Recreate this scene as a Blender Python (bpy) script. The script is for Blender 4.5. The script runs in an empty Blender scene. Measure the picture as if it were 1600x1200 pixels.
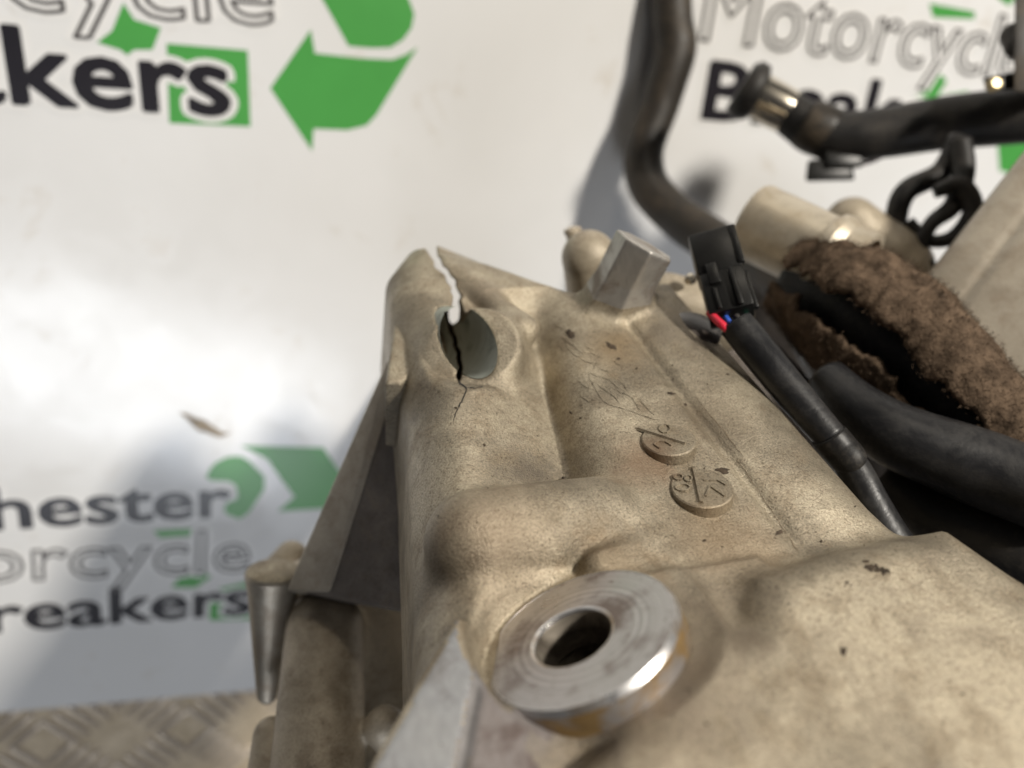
import bpy, bmesh, math, random
import numpy as np
from mathutils import Vector, Matrix, noise
from mathutils.bvhtree import BVHTree
random.seed(7); rng = np.random.default_rng(7)

# ------------------------------------------------------------------ frames
# Everything is measured in millimetres in a drafting frame (x right, y down,
# z away from the viewer) and turned into world metres: the white board is z = 0.
F = 1200.0
def V3(*a): return np.array(a, float)
def unit(v): v = np.asarray(v, float); return v/np.linalg.norm(v)
XB = unit(V3(.9436, -.0275, .330))                 # board: along the print
YD = V3(-.0642, .9208, .385); YD = unit(YD - XB*(YD@XB))   # board: down the print
NB = np.cross(XB, YD)                              # into the board
BD = NB[2]*400.0                                   # distance of the board
def W(p):
    p = np.asarray(p, float)
    return np.stack([p@XB, -(p@YD), BD - p@NB], -1)/1000.0
def Wd(v):
    v = np.asarray(v, float); return np.stack([v@XB, -(v@YD), -(v@NB)], -1)
def U(px, py): return V3((px-800)/F, (py-600)/F, 1.0)
def P(px, py, d): return U(px, py)*d
def B(px, py, z=0.0):                              # pixel -> board plane (world)
    r = U(px, py); return W(r*((BD - z*1000)/(NB@r)))
# frame of the casting's flat top: a along it, b across it, n out of it
N = unit(V3(.1, -.76, -.64)); Q = P(1097, 763, 145)
def L(px, py, h=0.0):
    r = U(px, py); return r*((N@Q + h)/(N@r))
A = unit(L(1400, 830) - L(1060, 450)); A = unit(A - N*(A@N)); Bv = np.cross(N, A)
def loc(s, t, h): return Q + A*s + Bv*t + N*h      # casting frame -> drafting frame

# ------------------------------------------------------------------ camera, light
scene = bpy.context.scene
cam_d = bpy.data.cameras.new('camera'); cam = bpy.data.objects.new('camera', cam_d)
scene.collection.objects.link(cam); scene.camera = cam
cx, cy, cz = Wd(V3(1, 0, 0)), Wd(V3(0, -1, 0)), Wd(V3(0, 0, -1))
M = Matrix.Identity(4)
for i in range(3):
    M[i][0], M[i][1], M[i][2] = cx[i], cy[i], cz[i]
M.translation = Vector(W(V3(0, 0, 0)))
cam.matrix_world = M
cam_d.sensor_width = 36; cam_d.lens = 36*F/1600
cam_d.clip_start = 0.01; cam_d.clip_end = 50
cam_d.dof.use_dof = True; cam_d.dof.focus_distance = 0.149; cam_d.dof.aperture_fstop = 27/3.1

w = bpy.data.worlds.new('World'); scene.world = w; w.use_nodes = True
bg = w.node_tree.nodes['Background']; bg.inputs[0].default_value = (.96, .95, 1, 1); bg.inputs[1].default_value = 0.04
scene.view_settings.view_transform = 'Standard'; scene.view_settings.look = 'None'
scene.view_settings.exposure = 0.20; scene.view_settings.gamma = 1

def lamp(name, direction, dist, power, color, sx, sy, target=P(900, 700, 170), roll=0):
    l = bpy.data.lights.new(name, 'AREA'); l.shape = 'RECTANGLE'; l.size = sx; l.size_y = sy
    l.energy = power; l.color = color
    o = bpy.data.objects.new(name, l); scene.collection.objects.link(o)
    t = Vector(W(target)); d = Vector(Wd(unit(direction)))
    o.location = t + d*dist
    q = d.to_track_quat('Z', 'Y'); o.rotation_euler = (q @ Matrix.Rotation(roll, 4, 'Z').to_quaternion()).to_euler()
    return o
lamp('workshop_lamp_right', (.64, -.34, -.69), 1.1, 15.0, (1, .94, .84), .09, .09)
lamp('workshop_lamp_far', (.12, -.86, -.49), 1.0, 1.0, (1, .90, .74), .10, .10)
lamp('window_light', (.043, .779, -.626), 1.255, 6.5, (.88, .93, 1), .75, .32)

# ------------------------------------------------------------------ materials
def mat(name):
    m = bpy.data.materials.new(name); m.use_nodes = True
    nt = m.node_tree; return m, nt, nt.nodes['Principled BSDF']
def nd(nt, t, **kw):
    n = nt.nodes.new(t)
    for k, v in kw.items():
        if k.startswith('i_'): n.inputs[k[2:].replace('_', ' ')].default_value = v
        else: setattr(n, k, v)
    return n
def ramp(nt, fac, stops):
    r = nt.nodes.new('ShaderNodeValToRGB'); e = r.color_ramp.elements
    while len(e) < len(stops): e.new(0.5)
    for el, (p, c) in zip(e, stops):
        el.position = p; el.color = c if len(c) == 4 else (*c, 1)
    nt.links.new(fac, r.inputs[0]); return r.outputs[0]
def mixc(nt, fac, a, b, mode='MIX'):
    m = nt.nodes.new('ShaderNodeMix'); m.data_type = 'RGBA'; m.blend_type = mode
    for s, v in ((m.inputs[0], fac), (m.inputs[6], a), (m.inputs[7], b)):
        if hasattr(v, 'is_linked'): nt.links.new(v, s)
        elif isinstance(v, (int, float)): s.default_value = v
        else: s.default_value = (*v, 1)
    return m.outputs[2]
def coords(nt):
    return nt.nodes.new('ShaderNodeTexCoord').outputs['Object']
def tex(nt, co, scale, detail=3, rough=.55, dist=0):
    n = nd(nt, 'ShaderNodeTexNoise'); n.inputs['Scale'].default_value = scale
    n.inputs['Detail'].default_value = detail; n.inputs['Roughness'].default_value = rough
    n.inputs['Distortion'].default_value = dist
    nt.links.new(co, n.inputs['Vector']); return n.outputs['Fac']
def bump(nt, bs, hgt, strength, dist):
    b = nd(nt, 'ShaderNodeBump'); b.inputs['Strength'].default_value = strength; b.inputs['Distance'].default_value = dist
    nt.links.new(hgt, b.inputs['Height']); nt.links.new(b.outputs[0], bs.inputs['Normal']); return b
def math_(nt, op, a, b=0.0):
    m = nd(nt, 'ShaderNodeMath', operation=op)
    for s, v in ((m.inputs[0], a), (m.inputs[1], b)):
        if hasattr(v, 'is_linked'): nt.links.new(v, s)
        else: s.default_value = v
    return m.outputs[0]

def cast_alloy(name, base, dark, stain, metallic=.58, grain=1.0, spots=()):
    m, nt, bs = mat(name); co = coords(nt)
    big = tex(nt, co, 38, 4, .6, .6); mid = tex(nt, co, 130, 4, .65, .3)
    fine = tex(nt, co, 2600, 2, .6); speck = tex(nt, co, 1700, 5, .75)
    c = ramp(nt, big, [(.37, dark), (.57, base)])
    blot = tex(nt, co, 75, 5, .7, 1.0)
    c = mixc(nt, ramp(nt, blot, [(.52, (0, 0, 0)), (.70, (.5, .5, .5))]), c, (.22, .18, .135))
    mp2 = nd(nt, 'ShaderNodeMapping'); mp2.inputs['Rotation'].default_value = (.3, .2, .9); mp2.inputs['Scale'].default_value = (60, 420, 420); nt.links.new(co, mp2.inputs['Vector'])
    strk = tex(nt, mp2.outputs[0], 1.0, 4, .65, .4)
    c = mixc(nt, ramp(nt, strk, [(.54, (0, 0, 0)), (.75, (.35, .35, .35))]), c, (.18, .14, .10))
    c = mixc(nt, ramp(nt, mid, [(.50, (0, 0, 0)), (.72, (.65, .65, .65))]), c, stain)
    # grit lodged in the cast skin
    g = ramp(nt, speck, [(.33, (.30, .26, .22)), (.46, (1, 1, 1))])
    c = mixc(nt, .9*grain, c, g, 'MULTIPLY')
    f2 = ramp(nt, fine, [(.30, (.55, .54, .52)), (.66, (1.12, 1.1, 1.06))])
    c = mixc(nt, .8*grain, c, f2, 'MULTIPLY')
    # oil and soot marks and a painted boss shadow, each with its own place
    for (pos, rad, colr, amt) in spots:
        mp = nd(nt, 'ShaderNodeVectorMath', operation='DISTANCE'); nt.links.new(co, mp.inputs[0])
        mp.inputs[1].default_value = tuple(pos)
        d = math_(nt, 'DIVIDE', mp.outputs['Value'], rad)
        d = math_(nt, 'ADD', d, math_(nt, 'MULTIPLY', math_(nt, 'SUBTRACT', mid, .5), 2.2))
        k = ramp(nt, d, [(.30, (amt,)*3), (1.15, (0, 0, 0))])
        c = mixc(nt, k, c, colr)
    nt.links.new(c, bs.inputs['Base Color'])
    bs.inputs['Metallic'].default_value = metallic
    r = ramp(nt, mid, [(.3, (.34,)*3), (.7, (.52,)*3)]); nt.links.new(r, bs.inputs['Roughness'])
    hgt = math_(nt, 'ADD', math_(nt, 'MULTIPLY', fine, .5), speck)
    bump(nt, bs, hgt, .7*grain, .00032)
    return m

def plain(name, col, rough=.5, metal=0.0, var=.25, scale=120, bmp=.15, spec=.5):
    m, nt, bs = mat(name); co = coords(nt)
    t = tex(nt, co, scale, 4, .6)
    lo = tuple(max(0, x*(1-var)) for x in col); hi = tuple(min(1, x*(1+var)) for x in col)
    nt.links.new(ramp(nt, t, [(.3, lo), (.7, hi)]), bs.inputs['Base Color'])
    bs.inputs['Roughness'].default_value = rough; bs.inputs['Metallic'].default_value = metal
    bs.inputs['Specular IOR Level'].default_value = spec
    if bmp: bump(nt, bs, tex(nt, co, scale*6, 3, .6), bmp, .0004)
    return m

def dusty(name, col, rough, dust=(.10, .085, .068), amt=.5, scale=70, spec=.35):
    m, nt, bs = mat(name); co = coords(nt)
    a = tex(nt, co, scale, 6, .72, .5); b = tex(nt, co, 900, 3, .7); g = tex(nt, co, scale*.3, 3, .6)
    k = ramp(nt, math_(nt, 'ADD', math_(nt, 'MULTIPLY', a, .7), math_(nt, 'MULTIPLY', b, .35)), [(.50, (0, 0, 0)), (.72, (amt,)*3)])
    c = mixc(nt, k, mixc(nt, ramp(nt, g, [(.4, (0, 0, 0)), (.65, (.6, .6, .6))]), col, tuple(x*2.2 for x in col)), dust)
    nt.links.new(c, bs.inputs['Base Color']); bs.inputs['Specular IOR Level'].default_value = spec
    nt.links.new(ramp(nt, a, [(.35, (rough-.08,)*3), (.65, (rough+.2,)*3)]), bs.inputs['Roughness'])
    bump(nt, bs, math_(nt, 'ADD', a, math_(nt, 'MULTIPLY', b, .3)), .25, .0007); return m

def machined(name, col, dirt, rough=.3, scale=(60, 900, 60), dirtlo=.5, metal=.9):
    m, nt, bs = mat(name); co = coords(nt)
    mp = nd(nt, 'ShaderNodeMapping'); mp.inputs['Scale'].default_value = scale
    nt.links.new(co, mp.inputs['Vector'])
    lines = tex(nt, mp.outputs[0], 1.0, 3, .6); blot = tex(nt, co, 130, 5, .62, .5)
    c = mixc(nt, ramp(nt, blot, [(dirtlo, (0, 0, 0)), (dirtlo+.16, (.9, .9, .9))]), col, dirt)
    c = mixc(nt, .35, c, ramp(nt, lines, [(.3, (.5, .5, .5)), (.7, (1, 1, 1))]), 'MULTIPLY')
    nt.links.new(c, bs.inputs['Base Color']); bs.inputs['Metallic'].default_value = metal
    nt.links.new(ramp(nt, blot, [(.35, (rough,)*3), (.7, (rough+.25,)*3)]), bs.inputs['Roughness'])
    bump(nt, bs, lines, .25, .0002); return m

def wl(p): return tuple(W(p))
SPOTS = [
    (wl(L(765, 835, 2)), .016, (.15, .10, .06), .5), (wl(L(1130, 980)), .013, (.20, .15, .11), .3), (wl(L(960, 870, 2)), .010, (.20, .14, .08), .55),  # second spot paints the shadow to the right of the boss
    (wl(L(1000, 720)), .009, (.20, .12, .07), .6), (wl(L(1130, 850)), .014, (.22, .15, .085), .5),
    (wl(L(750, 460)), .009, (.18, .14, .10), .6), (wl(L(960, 545)), .010, (.26, .17, .08), .5),
    (wl(L(1060, 520)), .012, (.16, .13, .10), .55), (wl(L(850, 690)), .012, (.12, .10, .085), .6),
    (wl(L(1100, 660)), .012, (.20, .16, .11), .45), (wl(L(1000, 1130)), .022, (.17, .13, .095), .6),
    (wl(L(830, 1160)), .013, (.20, .18, .17), .7),
]
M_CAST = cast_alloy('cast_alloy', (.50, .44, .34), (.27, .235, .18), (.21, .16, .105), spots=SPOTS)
M_CAST2 = cast_alloy('cast_alloy_dull', (.52, .45, .35), (.36, .31, .235), (.17, .125, .08), metallic=.2, grain=.6)
M_WEB = cast_alloy('cast_alloy_shaded', (.17, .15, .135), (.11, .095, .085), (.08, .065, .055), grain=.5)  # darker alloy: shade of the web put into the colour
M_GREYCAST = cast_alloy('cast_alloy_grey', (.40, .36, .30), (.31, .275, .225), (.25, .20, .15), grain=.35)
M_PIPE = cast_alloy('pale_alloy', (.58, .52, .42), (.46, .40, .31), (.38, .30, .2), grain=.25)
def turned(name, centre, col, dirt):
    m, nt, bs = mat(name); co = coords(nt)
    dv = nd(nt, 'ShaderNodeVectorMath', operation='DISTANCE'); nt.links.new(co, dv.inputs[0]); dv.inputs[1].default_value = centre
    rn = nd(nt, 'ShaderNodeTexNoise', noise_dimensions='1D'); rn.inputs['Scale'].default_value = 1500; rn.inputs['Detail'].default_value = 4
    nt.links.new(dv.outputs['Value'], rn.inputs['W'])
    blot = tex(nt, co, 105, 5, .6); fine = tex(nt, co, 900, 3, .6)
    c = mixc(nt, ramp(nt, blot, [(.50, (0, 0, 0)), (.66, (.85, .85, .85))]), col, dirt)
    c = mixc(nt, .5, c, ramp(nt, rn.outputs['Fac'], [(.3, (.55, .54, .53)), (.7, (1.1, 1.1, 1.1))]), 'MULTIPLY')
    c = mixc(nt, ramp(nt, fine, [(.60, (0, 0, 0)), (.72, (.6, .6, .6))]), c, dirt)
    nt.links.new(c, bs.inputs['Base Color']); bs.inputs['Metallic'].default_value = .92
    nt.links.new(ramp(nt, blot, [(.35, (.26,)*3), (.65, (.46,)*3)]), bs.inputs['Roughness'])
    bump(nt, bs, rn.outputs['Fac'], .35, .00015); return m
M_BOSS = turned('machined_alloy', wl(P(905, 990, 115.2)), (.52, .50, .50), (.19, .145, .125))
M_RIM = machined('bright_rim', (.72, .71, .71), (.30, .22, .14), .24)
M_OILY = machined('oily_rim', (.48, .46, .46), (.42, .27, .10), .32, dirtlo=.40, metal=.8)
M_GASKET = machined('machined_gasket_face', (.38, .39, .41), (.22, .205, .20), .44, (900, 160, 500), .50)
M_BORE = machined('bored_alloy', (.50, .53, .48), (.25, .27, .235), .42, (80, 80, 900), .50, metal=.45)
M_BORED = machined('dark_bore', (.26, .23, .19), (.08, .065, .05), .4, (80, 80, 900), .45, metal=.6)
M_GROOVE = plain('groove_metal', (.22, .21, .21), .5, .5, scale=300)
M_GASKET2 = machined('stained_gasket_face', (.27, .245, .24), (.15, .115, .105), .46, (900, 160, 500), .44, metal=.6)
M_TOWER = machined('sawn_stub', (.46, .44, .41), (.24, .20, .165), .38, (300, 300, 900), .48, metal=.7)
M_CRACK = plain('crack_dark', (.012, .011, .010), .8, bmp=0)
M_DIRT = plain('dirt', (.055, .038, .024), .9, scale=900, var=.5, bmp=.5)
M_SEAM = plain('seam_grime', (.17, .125, .08), .9, scale=900, var=.5, bmp=.3)
M_BAR = plain('worn_tread', (.52, .44, .35), .34, .3, scale=200, var=.25, bmp=.2)
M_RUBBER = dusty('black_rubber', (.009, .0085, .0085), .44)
M_RUBBER_WORN = dusty('worn_rubber', (.020, .017, .014), .42, (.13, .095, .06), .6, 40)
M_VINYL = dusty('black_vinyl', (.009, .009, .010), .38, (.07, .065, .06), .35, 110, .4)
M_PLASTIC = plain('black_plastic', (.008, .0078, .0075), .36, scale=300, bmp=.12, spec=.35)
M_RED = plain('red_wire', (.55, .02, .045), .35, bmp=0); M_BLUE = plain('blue_wire', (.04, .12, .55), .35, bmp=0)
M_GREEN_W = plain('green_wire', (.02, .25, .16), .35, bmp=0)
M_STEEL = plain('bright_steel', (.75, .68, .56), .18, 1.0, var=.1, bmp=0)
M_FELT = plain('brown_felt', (.10, .07, .048), .95, scale=220, var=.6, bmp=1.0, spec=.1)
M_FELT_D = plain('brown_felt_inside', (.085, .05, .034), .95, scale=220, var=.6, bmp=1.0, spec=.1)
M_BRASS = plain('dull_brass', (.45, .36, .20), .35, .6)
M_GREEN = plain('green_print', (.065, .30, .062), .30, var=.06, scale=20, bmp=0)
M_INK = plain('black_print', (.014, .012, .016), .28, var=.1, bmp=0)
M_INK_GREY = plain('grey_print', (.075, .069, .067), .3, var=.1, bmp=0)
M_HALO = plain('white_print', (.70, .69, .675), .26, var=.02, bmp=0)
M_SCUFF = plain('scuff_mark', (.30, .25, .19), .7, var=.5, scale=300, bmp=0)
def board_mat():
    m, nt, bs = mat('white_board'); co = coords(nt)
    a = tex(nt, co, 7, 4, .6, .4); s = tex(nt, co, 34, 5, .68, .6)
    c = ramp(nt, a, [(.35, (.66, .655, .645)), (.65, (.71, .705, .70))])
    c = mixc(nt, ramp(nt, s, [(.60, (0, 0, 0)), (.78, (.5, .5, .5))]), c, (.47, .40, .31))
    nt.links.new(c, bs.inputs['Base Color']); bs.inputs['Roughness'].default_value = .17
    nt.links.new(ramp(nt, s, [(.4, (.12,)*3), (.75, (.28,)*3)]), bs.inputs['Roughness'])
    bump(nt, bs, tex(nt, co, 22, 2, .5), .05, .001); return m
M_BOARD = board_mat()
def plate_mat():
    m, nt, bs = mat('worn_chequer_plate'); co = coords(nt)
    a = tex(nt, co, 45, 5, .65, .4); s = tex(nt, co, 260, 3, .6)
    c = ramp(nt, a, [(.33, (.46, .37, .25)), (.66, (.66, .55, .40))])
    c = mixc(nt, .5, c, ramp(nt, s, [(.3, (.5, .45, .4)), (.6, (1, 1, 1))]), 'MULTIPLY')
    nt.links.new(c, bs.inputs['Base Color']); bs.inputs['Metallic'].default_value = .25
    bs.inputs['Roughness'].default_value = .42; bump(nt, bs, s, .3, .0006); return m
M_PLATE = plate_mat()

# ------------------------------------------------------------------ object helpers
col = scene.collection
def link(name, me, m, parent=None, smooth=True):
    o = bpy.data.objects.new(name, me); col.objects.link(o)
    if m is not None: me.materials.append(m)
    if smooth: me.polygons.foreach_set('use_smooth', [True]*len(me.polygons))
    if parent is not None: o.parent = parent
    return o
def mesh_w(name, verts, faces, m, parent=None, smooth=True):       # verts in world metres
    me = bpy.data.meshes.new(name); me.from_pydata([tuple(v) for v in verts], [], [tuple(f) for f in faces]); me.update()
    return link(name, me, m, parent, smooth)
def mesh_d(name, verts, faces, m, parent=None, smooth=True):       # verts in drafting mm
    return mesh_w(name, W(np.array(verts)), faces, m, parent, smooth)
def tag(o, label=None, cat=None, group=None, kind=None):
    for k, v in (('label', label), ('category', cat), ('group', group), ('kind', kind)):
        if v: o[k] = v
    return o
def thing(name, label, cat, group=None, at=None):
    o = bpy.data.objects.new(name, None); col.objects.link(o); o.empty_display_size = .02
    return tag(o, label, cat, group)
def flip_out(o):
    bm = bmesh.new(); bm.from_mesh(o.data); bmesh.ops.recalc_face_normals(bm, faces=bm.faces); bm.to_mesh(o.data); bm.free(); return o
def bevel(o, width, seg=2, ang=40):
    b = o.modifiers.new('bevel', 'BEVEL'); b.width = width; b.segments = seg; b.limit_method = 'ANGLE'; b.angle_limit = math.radians(ang)
    b.harden_normals = False; return o
def spline(pts, per=10):
    pts = [np.asarray(p, float) for p in pts]
    pp = [2*pts[0]-pts[1]] + pts + [2*pts[-1]-pts[-2]]; out = []
    for i in range(1, len(pp)-2):
        p0, p1, p2, p3 = pp[i-1:i+3]
        for k in range(per):
            t = k/per
            out.append(.5*((2*p1)+(-p0+p2)*t+(2*p0-5*p1+4*p2-p3)*t*t+(-p0+3*p1-3*p2+p3)*t**3))
    out.append(pts[-1]); return out
def tube_geo(pts, seg=20, per=10, cap=True, wob=0.0):
    # pts: (x,y,z,r) in drafting mm
    c = np.array(spline(pts, per)); p, r = c[:, :3], c[:, 3]
    tan = np.gradient(p, axis=0); tan /= np.linalg.norm(tan, axis=1)[:, None]
    u = unit(np.cross(tan[0], V3(.3, .2, 1))); verts = []; faces = []
    for i in range(len(p)):
        u = unit(u - tan[i]*(u@tan[i])); v = np.cross(tan[i], u)
        for k in range(seg):
            th = 2*math.pi*k/seg
            rr = r[i]*(1+wob*noise.noise(Vector(p[i]*.06+V3(math.cos(th), math.sin(th), 0)*.6)))
            verts.append(p[i]+rr*(u*math.cos(th)+v*math.sin(th)))
    for i in range(len(p)-1):
        for k in range(seg):
            k2 = (k+1) % seg
            faces.append((i*seg+k, i*seg+k2, (i+1)*seg+k2, (i+1)*seg+k))
    if cap:
        faces.append(tuple(range(seg))[::-1]); faces.append(tuple((len(p)-1)*seg+k for k in range(seg)))
    return verts, faces
def px_tube(name, pts, m, parent=None, seg=20, per=10, wob=0.0):   # (px,py,depth,width_px)
    q = [(*P(x, y, d), wd*.5*d/F) for x, y, d, wd in pts]
    v, f = tube_geo(q, seg, per, True, wob); return flip_out(mesh_d(name, v, f, m, parent))
def lathe(name, c, axis, prof, m, parent=None, seg=64, ref=V3(1, 0, 0), closed=False, clip=None):
    # prof: (radius, height along axis); clip(u,v)->(u,v) reshapes the section
    axis = unit(axis); u = unit(ref - axis*(ref@axis)); v = np.cross(axis, u); verts = []; faces = []
    for (r, z) in prof:
        for k in range(seg):
            th = 2*math.pi*k/seg; x, y = r*math.cos(th), r*math.sin(th)
            if clip: x, y = clip(x, y)
            verts.append(c + u*x + v*y + axis*z)
    for i in range(len(prof)-1):
        for k in range(seg):
            k2 = (k+1) % seg; faces.append((i*seg+k, i*seg+k2, (i+1)*seg+k2, (i+1)*seg+k))
    if closed:
        n = len(prof)-1
        for k in range(seg):
            k2 = (k+1) % seg; faces.append((n*seg+k, n*seg+k2, k2, k))
    else:
        faces.append(tuple(range(seg))[::-1]); faces.append(tuple((len(prof)-1)*seg+k for k in range(seg)))
    o = flip_out(mesh_d(name, verts, faces, m, parent, True))
    o.data.set_sharp_from_angle(angle=math.radians(28)); return o
def hull(name, pts, m, parent=None, bev=0.0, seg=2, smooth=True):  # pts drafting mm
    bm = bmesh.new()
    for p in W(np.array(pts)): bm.verts.new(p)
    r = bmesh.ops.convex_hull(bm, input=bm.verts)
    bmesh.ops.delete(bm, geom=[g for g in r['geom_interior'] if isinstance(g, bmesh.types.BMVert)], context='VERTS')
    bmesh.ops.dissolve_limit(bm, angle_limit=math.radians(2), verts=bm.verts, edges=bm.edges)
    bmesh.ops.recalc_face_normals(bm, faces=bm.faces)
    if bev: bmesh.ops.bevel(bm, geom=list(bm.edges), offset=bev/1000, segments=seg, profile=.5, affect='EDGES', clamp_overlap=True)
    me = bpy.data.meshes.new(name); bm.to_mesh(me); bm.free()
    o = link(name, me, m, parent, smooth); me.set_sharp_from_angle(angle=math.radians(35)); return o

# ------------------------------------------------------------------ implicit solids (castings with true fillets)
def smin(a, b, k): h = np.clip(.5+.5*(b-a)/k, 0, 1); return b*(1-h)+a*h-k*h*(1-h)
def smax(a, b, k): return -smin(-a, -b, k)
def poly2(x, y, pts):
    pts = np.array(pts, np.float32); n = len(pts)
    d = np.full(x.shape, 1e9, np.float32); s = np.ones(x.shape, np.float32)
    for i in range(n):
        j = i-1; vi, vj = pts[i], pts[j]; e = vj-vi
        wx, wy = x-vi[0], y-vi[1]
        t = np.clip((wx*e[0]+wy*e[1])/(e@e), 0, 1)
        d = np.minimum(d, (wx-e[0]*t)**2+(wy-e[1]*t)**2)
        c1 = y >= vi[1]; c2 = y < vj[1]; c3 = e[0]*wy > e[1]*wx
        s = np.where((c1 & c2 & c3) | (~c1 & ~c2 & ~c3), -s, s)
    return s*np.sqrt(d)
def extr(x, y, z, pts, z0, z1, r):
    d2 = poly2(x, y, pts)+r; dz = np.abs(z-(z0+z1)/2)-((z1-z0)/2-r)
    return np.minimum(np.maximum(d2, dz), 0)+np.hypot(np.maximum(d2, 0), np.maximum(dz, 0))-r
def caps(x, y, z, a, b, ra, rb):
    a = np.asarray(a, float); b = np.asarray(b, float); e = b-a
    px, py, pz = x-a[0], y-a[1], z-a[2]
    t = np.clip((px*e[0]+py*e[1]+pz*e[2])/(e@e), 0, 1)
    return np.sqrt((px-e[0]*t)**2+(py-e[1]*t)**2+(pz-e[2]*t)**2)-(ra+(rb-ra)*t)
def ellip(x, y, z, c, r):
    k0 = np.sqrt(((x-c[0])/r[0])**2+((y-c[1])/r[1])**2+((z-c[2])/r[2])**2)
    k1 = np.sqrt(((x-c[0])/r[0]**2)**2+((y-c[1])/r[1]**2)**2+((z-c[2])/r[2]**2)**2)+1e-9
    return k0*(k0-1)/k1
def cyl(x, y, z, c, ax, r, z0, z1, e=.3):
    ax = unit(ax); px, py, pz = x-c[0], y-c[1], z-c[2]
    q = px*ax[0]+py*ax[1]+pz*ax[2]; rr = np.sqrt(np.maximum(px*px+py*py+pz*pz-q*q, 0))
    return np.maximum(rr-r, np.abs(q-(z0+z1)/2)-(z1-z0)/2)
def solid(name, fn, lo, hi, vox, to_draft, m, parent, BL=8):
    lo = np.array(lo, float); dims = np.ceil((np.array(hi)-lo)/vox/BL).astype(int)*BL+1
    nb = (dims-1)//BL
    g = np.stack(np.meshgrid(*[np.arange(k) for k in nb], indexing='ij'), -1).reshape(-1, 3)
    cc = lo+(g*BL+BL/2)*vox
    d = fn(cc[:, 0], cc[:, 1], cc[:, 2])
    Fd = np.ones(tuple(dims), np.float32)*5
    sgn = np.where(d < 0, -5., 5.).reshape(tuple(nb))
    Fd[:-1, :-1, :-1] = np.repeat(np.repeat(np.repeat(sgn, BL, 0), BL, 1), BL, 2)
    act = g[np.abs(d) < BL*vox*.87*1.5+.6]
    off = np.stack(np.meshgrid(*[np.arange(BL+1)]*3, indexing='ij'), -1).reshape(-1, 3)
    for i in range(0, len(act), 1500):
        idx = (act[i:i+1500, None, :]*BL+off[None]).reshape(-1, 3)
        p = (lo+idx*vox).astype(np.float32)
        Fd[idx[:, 0], idx[:, 1], idx[:, 2]] = fn(p[:, 0], p[:, 1], p[:, 2])
    for ax in range(3):                                   # close at the limits of the block
        sl = [slice(None)]*3
        for e in (0, -1): sl[ax] = e; Fd[tuple(sl)] = np.maximum(Fd[tuple(sl)], .1); sl[ax] = slice(None)
    ins = Fd < 0
    cnt = np.zeros(tuple(dims-1), np.uint8)
    S = [(i, j, k) for i in (0, 1) for j in (0, 1) for k in (0, 1)]
    for (i, j, k) in S: cnt += ins[i:dims[0]-1+i, j:dims[1]-1+j, k:dims[2]-1+k]
    cell = np.argwhere((cnt > 0) & (cnt < 8)); vid = np.full(tuple(dims-1), -1, np.int32)
    vid[cell[:, 0], cell[:, 1], cell[:, 2]] = np.arange(len(cell))
    val = {s: Fd[cell[:, 0]+s[0], cell[:, 1]+s[1], cell[:, 2]+s[2]] for s in S}
    acc = np.zeros((len(cell), 3)); num = np.zeros(len(cell))
    for s0 in S:
        for ax in range(3):
            if s0[ax] == 0:
                s1 = list(s0); s1[ax] = 1; s1 = tuple(s1)
                a_, b_ = val[s0], val[s1]; mk = (a_ < 0) != (b_ < 0)
                t = np.where(mk, a_/np.where(mk, a_-b_, 1), 0)
                q = np.array(s0, float)[None]+np.eye(3)[ax][None]*t[:, None]
                acc += q*mk[:, None]; num += mk
    vert = lo+(cell+acc/num[:, None])*vox
    quads = []
    for ax in range(3):
        o1, o2 = (ax+1) % 3, (ax+2) % 3
        sa = [slice(1, -1)]*3; sb = [slice(1, -1)]*3; sa[ax] = slice(0, -1); sb[ax] = slice(1, None)
        chg = np.argwhere(ins[tuple(sa)] != ins[tuple(sb)])
        base = chg+np.array([0 if k == ax else 1 for k in range(3)])
        fl = ins[base[:, 0], base[:, 1], base[:, 2]]
        def at(d1, d2):
            q = base.copy(); q[:, o1] -= d1; q[:, o2] -= d2; return vid[q[:, 0], q[:, 1], q[:, 2]]
        quad = np.stack([at(1, 1), at(0, 1), at(0, 0), at(1, 0)], 1)
        quad[~fl] = quad[~fl][:, ::-1]; quads.append(quad)
    quads = np.concatenate(quads); quads = quads[(quads >= 0).all(1)]
    wv = W(to_draft(vert))
    me = bpy.data.meshes.new(name)
    me.vertices.add(len(wv)); me.vertices.foreach_set('co', wv.astype(np.float32).ravel())
    me.loops.add(len(quads)*4); me.loops.foreach_set('vertex_index', quads.astype(np.int32).ravel())
    me.polygons.add(len(quads)); me.polygons.foreach_set('loop_start', np.arange(0, len(quads)*4, 4, dtype=np.int32))
    me.polygons.foreach_set('loop_total', np.full(len(quads), 4, np.int32))
    me.update(calc_edges=True); me.validate()
    o = link(name, me, m, parent); return flip_out(o)
def from_loc(v): return Q+v[:, :1]*A+v[:, 1:2]*Bv+v[:, 2:3]*N
def ident(v): return v
def to_loc(p): q = np.asarray(p)-Q; return V3(q@A, q@Bv, q@N)

# ================================================================== SETTING: board and bench
BT = .0175
e0, e1 = B(0, 1115), B(400, 1080); ed = unit(e1-e0); eu = np.array([-ed[1], ed[0], 0])
corner = [e0-ed*.35, e0+ed*.95, e0+ed*.95+eu*1.0, e0-ed*.35+eu*1.0]
bv = [np.array([c[0], c[1], 0]) for c in corner]+[np.array([c[0], c[1], -BT]) for c in corner]
board = mesh_w('sign_board', bv, [(0, 1, 2, 3), (7, 6, 5, 4), (0, 4, 5, 1), (1, 5, 6, 2), (2, 6, 7, 3), (3, 7, 4, 0)], M_BOARD, smooth=False)
flip_out(board); bevel(board, .0012)
tag(board, 'glossy white board printed with green arrows and black lettering, under the engine', 'sign board')

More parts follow.
